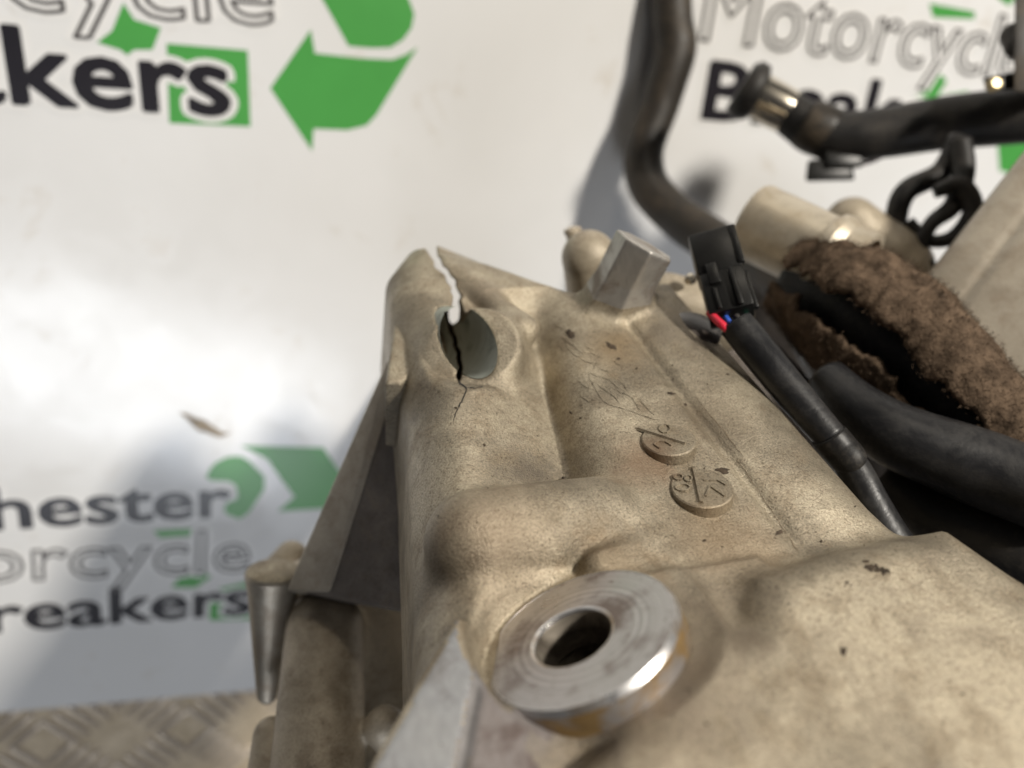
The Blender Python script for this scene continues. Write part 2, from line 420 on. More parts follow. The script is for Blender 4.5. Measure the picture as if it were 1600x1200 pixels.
PZ = -.020
bench = thing('chequer_plate_bench', 'worn tan chequer plate showing along the lower edge of the white board', 'bench')
bc = [c+0 for c in corner]
bx0, bx1 = e0-ed*.45-eu*.45, e0+ed*1.0-eu*.45
pts = [bx0, bx1, bx1+eu*1.55, bx0+eu*1.55]
pv = [np.array([c[0], c[1], PZ]) for c in pts]+[np.array([c[0], c[1], PZ-.004]) for c in pts]
pl = mesh_w('plate', pv, [(0, 1, 2, 3), (7, 6, 5, 4), (0, 4, 5, 1), (1, 5, 6, 2), (2, 6, 7, 3), (3, 7, 4, 0)], M_PLATE, bench, False); flip_out(pl)
# five-bar tread
bar = []; bf = []
LB, WBar, HB = .0140, .0028, .0024
for i in range(13):
    t = -1+2*i/12; wd = WBar*math.sqrt(max(0, 1-t*t))*.95+.0001
    for j in range(5):
        s = -1+2*j/4; bar.append((t*LB, s*wd, HB*(1-s*s)*(1-t**4)))
for i in range(12):
    for j in range(4): k = i*5+j; bf.append((k, k+5, k+6, k+1))
bme = bpy.data.meshes.new('tread_bar'); bme.from_pydata(bar, [], bf); bme.update(); bme.materials.append(M_BAR)
bme.polygons.foreach_set('use_smooth', [True]*len(bme.polygons))
pa = math.atan2(ed[1], ed[0]); g0 = B(235, 1150); cellsz = .036
for i in range(-5, 9):
    for j in range(-5, 4):
        c = g0+ed*(cellsz*i)+eu*(cellsz*j)
        q = Vector((c[0], c[1], PZ))
        if q @ Vector((*eu[:2], 0)) - Vector(e0) @ Vector((*eu[:2], 0)) > .03: continue
        ori = (i+j) % 2
        for k in range(-2, 3):
            o = bpy.data.objects.new('tread_bar', bme); col.objects.link(o); o.parent = bench
            an = pa+math.radians(45 if ori == 0 else -45); pr = Vector((-math.sin(an), math.cos(an), 0))
            o.location = q+pr*(.0072*k); o.rotation_euler = (0, 0, an)

# ---- print on the board
def flat_poly(name, pix, z, m):
    v = [B(x, y) for x, y in pix]; v = [np.array([q[0], q[1], z]) for q in v]
    bm = bmesh.new(); vs = [bm.verts.new(q) for q in v]; f = bm.faces.new(vs)
    bm.normal_update()
    if f.normal.z < 0: bmesh.ops.reverse_faces(bm, faces=[f])
    bmesh.ops.triangulate(bm, faces=bm.faces)
    me = bpy.data.meshes.new(name); bm.to_mesh(me); bm.free(); return link(name, me, m, board, False)
def round_pts(pts, it=2):
    for _ in range(it):
        q = []
        for i in range(len(pts)):
            a_, b_ = np.array(pts[i]), np.array(pts[(i+1) % len(pts)]); q += [tuple(a_*.8+b_*.2), tuple(a_*.2+b_*.8)]
        pts = q
    return pts
def text_mesh(body, offset, spacing=1.0):
    cu = bpy.data.curves.new('print', 'FONT'); cu.body = body; cu.offset = offset; cu.resolution_u = 3; cu.space_character = spacing
    o = bpy.data.objects.new('print', cu); col.objects.link(o)
    dg = bpy.context.evaluated_depsgraph_get(); me = bpy.data.meshes.new_from_object(o.evaluated_get(dg))
    bpy.data.objects.remove(o); bpy.data.curves.remove(cu); return me
def xr(body, sp=1.0):
    me = text_mesh(body, 0, sp); c = np.zeros(len(me.vertices)*3); me.vertices.foreach_get('co', c); c = c.reshape(-1, 3)
    bpy.data.meshes.remove(me); return c[:, 0].min(), c[:, 0].max(), c[:, 1].max()
def stroke_mesh(me, wd):
    """even band of width wd along the outline of a flat text mesh, with round corners"""
    bm = bmesh.new(); bm.from_mesh(me); vs, fs = [], []
    for e in bm.edges:
        if len(e.link_faces) != 1: continue
        a_, b_ = e.verts[0].co, e.verts[1].co; d = (b_-a_)
        if d.length < 1e-6: continue
        d.normalize(); n_ = Vector((-d.y, d.x, 0))*wd; zz = random.random(); k = len(vs)
        vs += [(a_.x-n_.x, a_.y-n_.y, zz), (b_.x-n_.x, b_.y-n_.y, zz), (b_.x+n_.x, b_.y+n_.y, zz), (a_.x+n_.x, a_.y+n_.y, zz)]; fs.append((k, k+1, k+2, k+3))
        zz = random.random(); k = len(vs)
        vs += [(a_.x+wd*math.cos(q*math.pi/4), a_.y+wd*math.sin(q*math.pi/4), zz) for q in range(8)]; fs.append(tuple(range(k, k+8)))
    bm.free(); o = bpy.data.meshes.new('print'); o.from_pydata(vs, [], fs); o.update(); return o
def word(body, tail, pa_, pb_, hpx, layers, flip=False, sp=1.0, head=False):
    """place a word so that its tail (or head) spans pixels pa_..pb_ on the baseline; hpx: (base, top) of an ascender"""
    a_, b_ = B(*pa_), B(*pb_); dirx = unit(b_-a_); diry = np.array([-dirx[1], dirx[0], 0])
    full = xr(body, sp); tl = xr(tail, sp); sc = np.linalg.norm(b_-a_)/(tl[1]-tl[0])
    org = a_-dirx*(full[0]*sc) if head else b_-dirx*(full[1]*sc)
    asc = abs((B(*hpx[1])-B(*hpx[0]))@diry); sy = asc/full[2]
    for kind, wd, z, m, nm in layers:
        me = text_mesh(body, 0, sp)
        if kind == 'band': m0 = me; me = stroke_mesh(me, wd); bpy.data.meshes.remove(m0)
        o = link(nm, me, m, board, False)
        X = Matrix.Identity(4)
        for i in range(3): X[i][0], X[i][1] = dirx[i]*sc, diry[i]*sy
        X[2][2] = .00004
        X.translation = Vector((org[0], org[1], z)); me.transform(X)
BOLD = [('band', .085, .00020, M_HALO, 'white_border'), ('band', .026, .00034, M_INK, 'letter_edge'), ('fill', 0, .00030, M_INK, 'printed_word')]
OUTL = [('band', .075, .00014, M_HALO, 'white_border'), ('fill', 0, .00027, M_HALO, 'word_inside'), ('band', .019, .00038, M_INK_GREY, 'outlined_word')]
# upper left
z = lambda pts, k=2.286, ox=0, oy=0: [(ox+x/k, oy+y/k) for x, y in pts]
flat_poly('green_arrow', z([(965, 315), (1110, 105), (1125, 190), (1290, 208), (1400, 213), (1450, 195), (1492, 168), (1345, 410), (1310, 448), (1240, 465), (1120, 460), (1115, 540)]), .0001, M_GREEN)
flat_poly('green_arrow', z([(1080, -130), (1245, 165), (1330, 172), (1395, 170), (1440, 142), (1470, 100), (1480, 50), (1462, 0), (1380, -140)]), .0001, M_GREEN)
flat_poly('green_arrow', z([(440, 10), (480, 70), (575, 100), (545, 178), (480, 178), (455, 198), (430, 178), (345, 152), (400, 110)]), .0001, M_GREEN)
flat_poly('green_square', z([(595, 155), (885, 180), (895, 452), (605, 440)]), .0001, M_GREEN)
word('Breakers', 'kers', (24, 160), (358, 179), ((60, 163), (26, 44)), BOLD)
word('Motorcycle', 'cle', (212, 26), (427, 39), ((322, 33), (318, -78)), OUTL)
# upper right
Z = lambda pts: z(pts, 2.286, 900, 0)
flat_poly('green_strip', Z([(1262, 12), (1425, 42), (1422, 68), (1275, 62)]), .0001, M_GREEN)
flat_poly('green_arrow', Z([(1205, 335), (1272, 235), (1325, 288), (1290, 345), (1400, 325), (1420, 380), (1300, 400)]), .0001, M_GREEN)
flat_poly('green_arrow', Z([(1505, 510), (1640, 500), (1640, 640), (1512, 610)]), .0001, M_GREEN)
flat_poly('green_arrow', Z([(1490, -20), (1580, -20), (1545, 22)]), .0001, M_GREEN)
word('Motorcycle', 'Motorcycl', (1093, 62), (1543, 119), ((1530, 118), (1562, 24)), OUTL, head=True)
word('Breakers', 'Brea', (1097, 184), (1334, 205), ((1100, 186), (1110, 98)), BOLD, head=True)
# lower left
Z = lambda pts: z(pts, 2., 0, 600)
flat_poly('green_arrow', round_pts(Z([(638, 300), (665, 250), (715, 225), (765, 226), (842, 305), (762, 425), (700, 405), (705, 372), (745, 360), (735, 305)]), 1), .0001, M_GREEN)
flat_poly('green_arrow', Z([(752, 192), (1010, 198), (1100, 330), (1080, 385), (868, 398), (920, 352), (880, 300), (835, 235)]), .0001, M_GREEN)
flat_poly('green_strip', Z([(478, 458), (665, 448), (655, 470), (500, 480)]), .0001, M_GREEN)
flat_poly('green_arrow', Z([(590, 568), (660, 602), (612, 636), (536, 636)]), .0001, M_GREEN)
flat_poly('green_square', Z([(640, 650), (790, 615), (800, 735), (655, 738)]), .0001, M_GREEN)
word('Manchester', 'ester', (65, 822), (359, 805), ((219, 813), (212, 753)), BOLD)
word('Motorcycle', 'orcycl', (42, 906), (388, 891), ((380, 890), (373, 826)), OUTL)
word('Breakers', 'eakers', (42, 983), (390, 957), ((192, 970), (183, 917)), BOLD)
# scuffs
flat_poly('scuff_mark', Z([(560, 88), (585, 92), (612, 106), (640, 112), (662, 130), (700, 152), (722, 150), (706, 160), (690, 166), (668, 160), (640, 148), (622, 146), (600, 126), (588, 112)]), .0004, M_SCUFF)

# ================================================================== ENGINE CASING
eng = thing('engine_casing', 'cracked tan cast alloy engine casing with drilled lug and machined mounting boss', 'engine casing')
NBo = unit(V3(-.39, -.885, -.28)); CB = P(905, 990, 115.2)             # mounting boss
CBl = to_loc(CB); NBl = V3(NBo@A, NBo@Bv, NBo@N)
HC = to_loc(L(735, 535, -3.0)); HA = V3(-.02, .42, 1.0)                # drilled hole in the lug
hole_axis_d = unit(V3(.50, -.10, -.86)); HAl = V3(hole_axis_d@A, hole_axis_d@Bv, hole_axis_d@N)
CRK = [(660, 350), (672, 380), (684, 398), (691, 409), (691, 417), (701, 424), (708, 430), (711, 441), (718, 449), (716, 457), (719, 461), (716, 470), (713, 480), (714, 500), (720, 508),
       (730, 500), (731, 482), (729, 470), (733, 463), (728, 455), (724, 446), (725, 438), (716, 431), (712, 421), (704, 416), (701, 405), (696, 400), (694, 380), (684, 350)]
CRK2 = [(695, 488), (701, 506), (702, 520), (709, 530), (708, 540), (714, 550), (713, 562), (717, 574), (712, 588), (717, 600), (721, 590), (723, 574), (720, 560), (721, 550), (714, 540), (715, 529), (708, 518), (707, 506), (703, 488)]
top_poly = [(-93, -27), (-85, -14), (-73, -1), (-64, 7.5), (-64, 18), (-70, 31.5), (26, 31.5), (26, -34), (2, -26), (-20, -17.5), (-43, -13), (-56, -12.5), (-72, -21), (-84, -27)]
rid_poly = [(-104, -22), (-102.5, -32), (-92, -39.5), (-72, -42.5), (-41, -46), (-8, -53), (14, -58), (34, -67), (34, -40), (14, -10), (-20, -4), (-60, -4), (-92, -12)]
lip_poly = [(-90, -33), (-80, -40), (-54, -48.5), (-53, -45), (-60, -36)]
val_poly = [(-80, -22), (-50, -40), (10, -52), (12, -20), (-40, -8)]
low_poly = [(22, -6), (21, 12), (22, 36), (34, 39.5), (50, 46), (95, 60), (95, -75), (45, -51), (30, -14)]
gas_poly = [(15, -53), (32.5, -69.5), (60, -90), (95, -80), (95, 0), (18, 0), (14, -36)]
FN = unit(V3(-.15, -.5, -.85)); FCl = to_loc(P(738, 535, 172.5)); FNl = V3(FN@A, FN@Bv, FN@N)   # flat round the drilled hole
BCP = (735, 535); BRP = (61.0, 41.0); BANG = math.radians(62); DRIFT = .52; FCd = P(738, 535, 172.5)
def bore(s, t, h):
    p = [Q[i]+s*A[i]+t*Bv[i]+h*N[i] for i in range(3)]
    q = (p[0]-FCd[0])*FN[0]+(p[1]-FCd[1])*FN[1]+(p[2]-FCd[2])*FN[2]; k = np.maximum(-q, 0)/.85
    x = (p[0]+DRIFT*k)/p[2]*F+800-BCP[0]; y = p[1]/p[2]*F+600-BCP[1]
    ex = x*math.cos(BANG)+y*math.sin(BANG); ey = -x*math.sin(BANG)+y*math.cos(BANG)
    r = np.sqrt((ex/BRP[0])**2+(ey/BRP[1])**2)
    return np.maximum((r-1)*BRP[1]*p[2]/F, k-26)
GR0 = to_loc(L(762, 985, 2.8)); GR1 = to_loc(L(714, 1230, 2.8))
def casting(s, t, h):
    und = 1.7*np.exp(-((t-20)/7.)**2)-1.1*np.exp(-((t-10)/1.5)**2)-1.2*np.exp(-((t-31)/4.)**2)-.5*np.exp(-((t+4)/5.)**2)
    tl = -12.5-.233*(s+56)
    und = und-12.0/(1+np.exp((t-tl-4.6)/2.3))*np.clip((s+72)/14, 0, 1)*np.clip((8-s)/12, 0, 1)
    d = extr(s, t, h-und*np.clip((20-s)/8, 0, 1), top_poly, -34, 0, 3.0)
    tr = t+34.5+.20*(s+41)
    rid = extr(s, t-.06*np.minimum(h+3, 0), h+(.45*2*np.logaddexp(0, tr/2)+.6*2*np.logaddexp(0, -(tr+4)/2))*np.clip((s+82)/14, 0, 1)*np.clip((14-s)/10, 0, 1), rid_poly, -46, -1.2, 9.6)*.92
    lip = extr(s, t, h, lip_poly, -30, -9, 1.0)
    val = extr(s, t, h, val_poly, -38, -13, 1.0)
    d = smin(d, np.minimum(rid, val), 2.6)
    d = np.minimum(d, lip)
    # rib standing on the lug between hole and top
    d = smin(d, caps(s, t, h, (-86, -25, -3.0), (-58, -13.5, -2.4), 2.6, 3.0), 3.)
    low = extr(s, t, h-.05*(s-21)+.03*(t-10), low_poly, -50, 7.8, 7.5)
    low = np.minimum(low, 1e9)
    gas = extr(s, t, h, gas_poly, -45, 2.6, 1.0)
    hump = caps(s, t, h, (-2.0, -43.5, -4.4), (-2, -20, -6.4), 9.6, 8.8)
    core = cyl(s, t, h, CBl-NBl*16, NBl, 14.8, -12, 10.0)
    d = smin(d, low, 5); d = smin(d, hump, 2.6)
    d = smin(d, gas, 3.0); d = smin(d, core, 2.5)
    d = smin(d, cyl(s, t, h, CBl-NBl*4.2+V3(2, 5.5, 0), NBl, 14.5, -14, 0), 6.)
    d = smax(d, -caps(s, t, h, GR0, GR1, .7, .8), .5)
    tt_ = t-.30*np.clip(h, -3, 20)
    tow = extr(s, tt_, h, [(-61+7.6*math.cos(a_), 11+8.2*math.sin(a_)) for a_ in np.linspace(.5, .5+2*math.pi, 7, endpoint=False)], -10, 22, .5)
    tow = tow-np.clip((8-h)*.14, 0, 2.0)
    tow = smax(tow, (h-15.5+.5*(t-16)-.15*(s+62))*.85, .6)
    d = smin(d, tow, 2.5)
    d = smin(d, cyl(s, t, h, FCl, FNl, 11.5, -22, 0), 6.)
    d = smax(d, -cyl(s, t, h, FCl, FNl, 10.5, 0, 9), 5.)
    # spot-face and bolt hole of the mounting boss
    d = smax(d, -cyl(s, t, h, CBl, NBl, 15.8, -.02, 22), 1.2)
    d = np.maximum(d, -cyl(s, t, h, CBl, NBl, 7.4, -26, 5))
    # drilled lug
    d = np.maximum(d, -bore(s, t, h))
    # fracture
    p = [Q[i]+s*A[i]+t*Bv[i]+h*N[i] for i in range(3)]
    u, v = p[0]/p[2]*F+800, p[1]/p[2]*F+600
    k = (p[2]/F).astype(np.float32)
    near = (u > 600) & (u < 800) & (v > 330) & (v < 660)
    cr = np.full(s.shape, 9., np.float32)
    if near.any():
        uu, vv, zz, kk = u[near], v[near], p[2][near], k[near]
        uu = uu+np.clip(zz-182, -4, 9)*1.4
        c1 = poly2(uu, vv, CRK)*kk
        c2 = np.maximum(poly2(uu, vv, CRK2)*kk, 0)+0
        c2 = np.maximum(poly2(u[near], vv, CRK2)*kk, zz-206)
        cr[near] = np.minimum(c1, c2)
    d = np.maximum(d, -cr)
    return d
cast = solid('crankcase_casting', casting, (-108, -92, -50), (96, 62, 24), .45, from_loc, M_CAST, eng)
dg = bpy.context.evaluated_depsgraph_get()
bvh = BVHTree.FromObject(cast, dg)
CAMW = Vector(W(V3(0, 0, 0)))
def hit(px, py):
    d = Vector(Wd(unit(U(px, py)))); r = bvh.ray_cast(CAMW, d); return r[0], r[1]

# machined boss
fl_dir = unit(V3(-1, .0, .10)); fl_dir = unit(fl_dir-NBo*(fl_dir@NBo))
HO = V3(-1.4, -.3, 0); HO = HO-NBo*(HO@NBo); CBH = CB+HO
HOu = unit(-fl_dir-NBo*(-fl_dir@NBo)); HOv = np.cross(NBo, HOu)
def dclip(x, y):
    r = math.hypot(x, y); k = min(1, max(0, (11-r)/4)); return (max(x, -13.6)+k*(HO@HOu), y+k*(HO@HOv))
lathe('mounting_boss', CB, NBo, [(15.4, -14), (15.4, -.8), (14.9, 0.0), (6.7, 0.0), (6.4, -.4), (6.1, -.8), (6.1, -14)], M_BOSS, eng, 96, -fl_dir, True, dclip)
lathe('boss_rim', CB, NBo, [(15.52, -.9), (14.95, .06), (14.8, .06), (14.8, -1.0)], M_RIM, eng, 96, -fl_dir, True, dclip)
lathe('boss_flank', CB, NBo, [(15.48, -13), (15.48, -1.0), (15.3, -1.0), (15.3, -13)], M_OILY, eng, 96, -fl_dir, True, dclip)
lathe('hole_chamfer', CBH, NBo, [(6.75, .05), (6.2, -.55), (6.2, -.3), (6.6, .02)], M_RIM, eng, 72, -fl_dir, True)
lathe('bolt_hole', CBH, NBo, [(6.1, -.6), (5.8, -3.2), (6.1, -3.6), (5.7, -6.4), (6.1, -6.8), (5.6, -24), (.2, -24.1), (.2, -25), (6, -25), (6, -1.2)], M_BORED, eng, 48, -fl_dir, True)
# bored wall of the lug hole, split by the fracture
def liner():
    na, nt_ = 120, 46; vs = []; fs = []
    for j in range(nt_):
        k_ = .3+25.5*j/(nt_-1)
        for k in range(na):
            th_ = 2*math.pi*k/na; ex, ey = BRP[0]*.985*math.cos(th_), BRP[1]*.985*math.sin(th_)
            r = U(BCP[0]+ex*math.cos(BANG)-ey*math.sin(BANG), BCP[1]+ex*math.sin(BANG)+ey*math.cos(BANG))
            kk = k_+.5
            p = r*((FN@FCd-kk*.85)/(FN@r)); vs.append(p-V3(DRIFT*kk, 0, 0))
    pv = np.array(vs).astype(np.float32); uu, vv = pv[:, 0]/pv[:, 2]*F+800, pv[:, 1]/pv[:, 2]*F+600
    inside = (poly2(uu, vv, CRK2) < 0) | (poly2(uu+np.clip(pv[:, 2]-182, -4, 9)*1.4, vv, CRK) < 0)
    l = np.stack([(pv-Q)@A, (pv-Q)@Bv, (pv-Q)@N], 1)
    for j in range(nt_-1):
        for k in range(na):
            q = (j*na+k, j*na+(k+1) % na, (j+1)*na+(k+1) % na, (j+1)*na+k)
            if not inside[list(q)].any(): fs.append(q)
    return mesh_d('bore_wall', vs, fs, M_BORE, eng)
liner()

# milled gasket face: the flat of the casting beside the boss is bare metal
def mill(o):
    me = o.data; me.materials.append(M_GASKET); me.materials.append(M_GASKET2); me.materials.append(M_GROOVE)
    n = len(me.polygons); c = np.zeros(n*3, np.float32); me.polygons.foreach_get('center', c); c = c.reshape(-1, 3)
    nr = np.zeros(n*3, np.float32); me.polygons.foreach_get('normal', nr); nr = nr.reshape(-1, 3)
    nw = Wd(N); q0 = W(Q); rel = (c-q0)*1000; aw, bw = Wd(A), Wd(Bv)
    s_, t_, h_ = rel@aw, rel@bw, rel@nw; flat = nr@nw
    g = (t_-GR0[1])*(GR1[0]-GR0[0])-(s_-GR0[0])*(GR1[1]-GR0[1]); g = g/np.hypot(GR1[0]-GR0[0], GR1[1]-GR0[1])   # signed distance from the groove
    zone = (s_ > 10) & (h_ > 1.7) & (h_ < 2.95)
    wob = np.array([noise.noise(Vector((float(a_)*.25, float(b_)*.25, 3.))) for a_, b_ in zip(s_[zone], t_[zone])]) if zone.any() else 0
    idx = np.zeros(n, np.int32)
    zi = np.where(zone)[0]
    for k, w_ in zip(zi, np.atleast_1d(wob)):
        if flat[k] > .965 and g[k] < -.6: idx[k] = 1
        elif flat[k] > .93 and .6 < g[k] < 9+4*w_ and s_[k] > 16: idx[k] = 2
    idx[zone & (np.abs(g) < .95) & (s_ > GR0[0]-.5) & (idx == 0)] = 3
    me.materials.append(M_TOWER)
    idx[(h_ > 3.2) & (np.abs(s_+61) < 14) & (np.abs(t_-14) < 15)] = 4
    me.polygons.foreach_set('material_index', idx); me.update()
mill(cast)

# date pads: wedge-topped discs, flush on one side
def on_pad(x0, y0, x1, y1, fr, wd=.42, hh=.35):
    c, a_, b_, n_ = fr; p0 = c+a_*x0+b_*y0; p1 = c+a_*x1+b_*y1; d = unit(p1-p0); s_ = np.cross(n_, d)*wd/2
    v = [p0-s_-n_*.05, p1-s_-n_*.05, p1+s_-n_*.05, p0+s_-n_*.05]; v += [p0-s_*.55+n_*hh, p1-s_*.55+n_*hh, p1+s_*.55+n_*hh, p0+s_*.55+n_*hh]
    return v, [(4, 5, 6, 7), (0, 1, 5, 4), (1, 2, 6, 5), (2, 3, 7, 6), (3, 0, 4, 7)]
def strokes(name, segs, fr, parent, wd, hh, m=None):
    vs = []; fs = []
    for sg in segs:
        v, f = on_pad(*sg, fr, wd, hh); n0 = len(vs); vs += v; fs += [tuple(i+n0 for i in q) for q in f]
    return flip_out(mesh_d(name, vs, fs, m or M_CAST, parent, False))
def pseg(fr, pl):
    c, a_, b_, n_ = fr; q = []
    for x, y in pl:
        r = U(x, y); p = r*((n_@c)/(n_@r))-c; q.append((p@a_, p@b_))
    return [(*q[i], *q[i+1]) for i in range(len(q)-1)]
zp = lambda pl: [(980+x/5.715, 620+y/5.715) for x, y in pl]
def pad(px, py, rad, tilt):
    n_ = unit(N-A*tilt-Bv*.08); a_ = unit(A-n_*(A@n_)); b_ = np.cross(n_, a_)
    c = L(px, py, rad*tilt*.80+.1)
    o = lathe('date_pad', c, n_, [(rad+.3, -4.5), (rad, -.25), (rad-.25, 0)], M_CAST, eng, 48)
    return o, (c, a_, b_, n_)
p1, c1 = pad(1045, 686, 5.4, .20); p2, c2 = pad(1097, 761, 5.8, .19)
circ = lambda x, y, rx, ry, n=10: [(x+rx*math.cos(i*2*math.pi/n), y+ry*math.sin(i*2*math.pi/n)) for i in range(n+1)]
strokes('cast_bar', pseg(c1, zp([(95, 285), (520, 420)])), c1, p1, 1.0, .5)
strokes('cast_numeral', pseg(c1, zp(circ(335, 290, 50, 36))), c1, p1, .45, .35)
strokes('cast_numeral', pseg(c1, zp([(290, 465), (240, 430), (275, 400), (340, 405), (395, 440)])), c1, p1, .5, .35)
strokes('cast_bar', pseg(c2, zp([(590, 635), (660, 950)])), c2, p2, .9, .5)
strokes('cast_numeral', pseg(c2, zp(circ(455, 722, 42, 24)))+pseg(c2, zp(circ(545, 735, 34, 26))), c2, p2, .42, .35)
strokes('cast_numeral', pseg(c2, zp(circ(495, 815, 66, 30))), c2, p2, .42, .35)
strokes('cast_numeral', pseg(c2, zp([(700, 890), (740, 800), (870, 890)]))+pseg(c2, zp([(680, 745), (800, 745), (880, 790)])), c2, p2, .5, .3)
# raised foundry mark on the flat: crossed strokes, worn
zm = lambda pl: [(840+x/5.712, 470+y/5.712) for x, y in pl]
FR = (Q-N*.52, A, Bv, N)
MARKS = []
def mark(pl): MARKS.append(zm(pl))
for pl in ([(470, 640), (780, 730), (1000, 960), (1090, 1050)], [(600, 900), (800, 960), (1090, 1060)], [(460, 650), (540, 800), (610, 910)],
           [(540, 740), (700, 850), (760, 940)], [(640, 690), (760, 800), (920, 900)], [(700, 790), (900, 860)], [(770, 740), (860, 860), (940, 1000)],
           [(370, 700), (460, 775)], [(385, 830), (480, 900)], [(420, 815), (520, 890)], [(270, 400), (370, 500)], [(320, 380), (420, 470)], [(480, 450), (570, 500)],
           [(430, 400), (540, 440)], [(690, 540), (770, 575)], [(230, 320), (330, 390)], [(160, 200), (260, 250)], [(560, 600), (650, 625)], [(400, 520), (560, 560)]):
    mark(pl)

# things lying on / seen on the skin: hairline crack, dirt flecks, seam
def drape_ribbon(name, pix, wpx, m, lift=.00010, rag=1.0):
    L_, R_ = [], []
    for i, (x, y) in enumerate(pix):
        x0, y0 = pix[max(0, i-1)]; x1, y1 = pix[min(len(pix)-1, i+1)]
        dx, dy = x1-x0, y1-y0; l = math.hypot(dx, dy) or 1; wq = wpx*(1+rag*(random.random()*.9-.65))*(.25 if rag and i in (0, len(pix)-1) else 1)/2
        for lst, sg in ((L_, 1), (R_, -1)):
            h, nrm = hit(x-sg*dy/l*wq, y+sg*dx/l*wq)
            if h is None: return
            lst.append(h+nrm*lift)
    n = len(L_); f = [(i, i+1, n+i+1, n+i) for i in range(n-1)]
    return mesh_w(name, L_+R_, f, m, eng)
def jitter(pl, per, amp):
    out = []
    for i in range(len(pl)-1):
        for k in range(per):
            t = k/per; out.append((pl[i][0]*(1-t)+pl[i+1][0]*t+random.uniform(-amp, amp), pl[i][1]*(1-t)+pl[i+1][1]*t+random.uniform(-amp, amp)))
    return out+[pl[-1]]
for pl in MARKS: drape_ribbon('cast_mark', jitter(pl, 6, .12), 6.0, M_CAST, .00012, .1)
drape_ribbon('hairline_crack', jitter([(716, 594), (719, 600), (729, 606), (727, 614), (721, 628), (716, 637)], 4, .8), 2.6, M_CRACK)
drape_ribbon('hairline_crack', jitter([(729, 606), (742, 607), (755, 604)], 4, .7), 1.2, M_CRACK)
drape_ribbon('hairline_crack', jitter([(716, 637), (711, 648), (708, 660)], 4, .7), 1.1, M_CRACK)
drape_ribbon('casting_seam', jitter([(1150, 715), (1190, 775), (1215, 812), (1248, 864)], 12, 1.2), .9, M_SEAM)
drape_ribbon('casting_seam', jitter([(1085, 620), (1120, 660), (1160, 712)], 10, 1.4), .8, M_SEAM)
def fleck(x, y, rx, ry, ang, n=14):
    c = math.cos(ang); s = math.sin(ang); pts = []; h, nr = hit(x, y)
    if h is None: return
    ring_ = []
    for k in range(n):
        th = 2*math.pi*k/n; q = .6+.7*random.random()
        dx, dy = rx*q*math.cos(th), ry*q*math.sin(th)
        g, n2 = hit(x+dx*c-dy*s, y+dx*s+dy*c)
        if g is None: return
        ring_.append(g+n2*.00006)
    mesh_w('dirt_fleck', [h+nr*(.0003+.00002*rx)]+ring_, [(0, 1+k, 1+(k+1) % n) for k in range(n)], M_DIRT, eng)
for k in range(16):
    q = random.random(); fleck(1350+42*q+random.uniform(-3, 3), 880+15*q+random.uniform(-5, 5), random.uniform(2.5, 6), random.uniform(1.5, 4), random.uniform(-.4, .9), 9)
for a_ in ( (1128, 735, 11, 5, .15), (1218, 832, 7, 4, -.3), (955, 541, 10, 4, .6),
           (1318, 1018, 5, 8, .2), (1104, 1131, 4, 3, 0), (890, 521, 9, 6, .5), (1048, 615, 7, 2, .1), (1122, 760, 3, 2, 0), (1100, 845, 3, 2, 0), (1283, 846, 3, 2, 0)): fleck(*a_)
for k in range(60):
    x, y = random.uniform(680, 1560), random.uniform(560, 1180)
    h, nr = hit(x, y)
    if h is None or (755 < x < 1060 and 890 < y < 1120): continue
    r_ = random.choice((.8, 1, 1.2, 1.5, 2.0)); fleck(x, y, r_*1.4, r_, random.uniform(-1, 1), 7)
print('casting done', len(cast.data.polygons))

# ---- parts of the casing beyond the flat
hull('web_lit_bevel', [P(612, 548, 197), P(636, 546, 195.5), P(516, 925, 188.5), P(448, 922, 195), P(612, 548, 203), P(640, 550, 203), P(470, 930, 206)], M_GREYCAST, eng, .4)  # lit bevel of the web, its light put into a paler alloy
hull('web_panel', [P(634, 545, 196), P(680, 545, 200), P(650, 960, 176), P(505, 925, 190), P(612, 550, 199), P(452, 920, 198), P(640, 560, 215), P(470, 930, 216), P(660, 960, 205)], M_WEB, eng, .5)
def lower(x, y, z):
    d = caps(x, y, z, P(508, 985, 205), P(490, 1330, 172), 10.3, 11.5)                       # round rib
    d = smin(d, caps(x, y, z, P(602, 1135, 186), P(640, 1180, 190), 5.0, 6), 3)
    d = smin(d, caps(x, y, z, P(440, 930, 222), P(540, 900, 224), 8, 9), 5)
    d = smin(d, caps(x, y, z, P(425, 1150, 196), P(415, 1330, 180), 4.8, 7), 3)
    d = smin(d, caps(x, y, z, P(590, 960, 226), P(620, 1330, 200), 13, 15), 5)
    d = smin(d, caps(x, y, z, P(455, 870, 236), P(430, 905, 230), 5, 6), 4)
    return d
solid('lower_casting', lower, (-95, 35, 165), (-5, 130, 250), .9, ident, M_CAST2, eng)
bt = P(427, 893, 206); bax = unit(bt-P(417, 1096, 214)); bl = np.linalg.norm(bt-P(417, 1096, 214))
lathe('bolt_boss', bt, bax, [(1.6, -bl), (2.8, -bl+1.5), (6.4, -6), (7.2, -2), (7.4, -.6), (7.0, 0.0), (4, .1)], M_GREYCAST, eng, 32)
lathe('bolt_boss_cap', bt, bax, [(7.0, -.4), (6.9, .3), (6.0, .9), (3.5, 1.2), (.5, 1.2)], M_CAST, eng, 32)
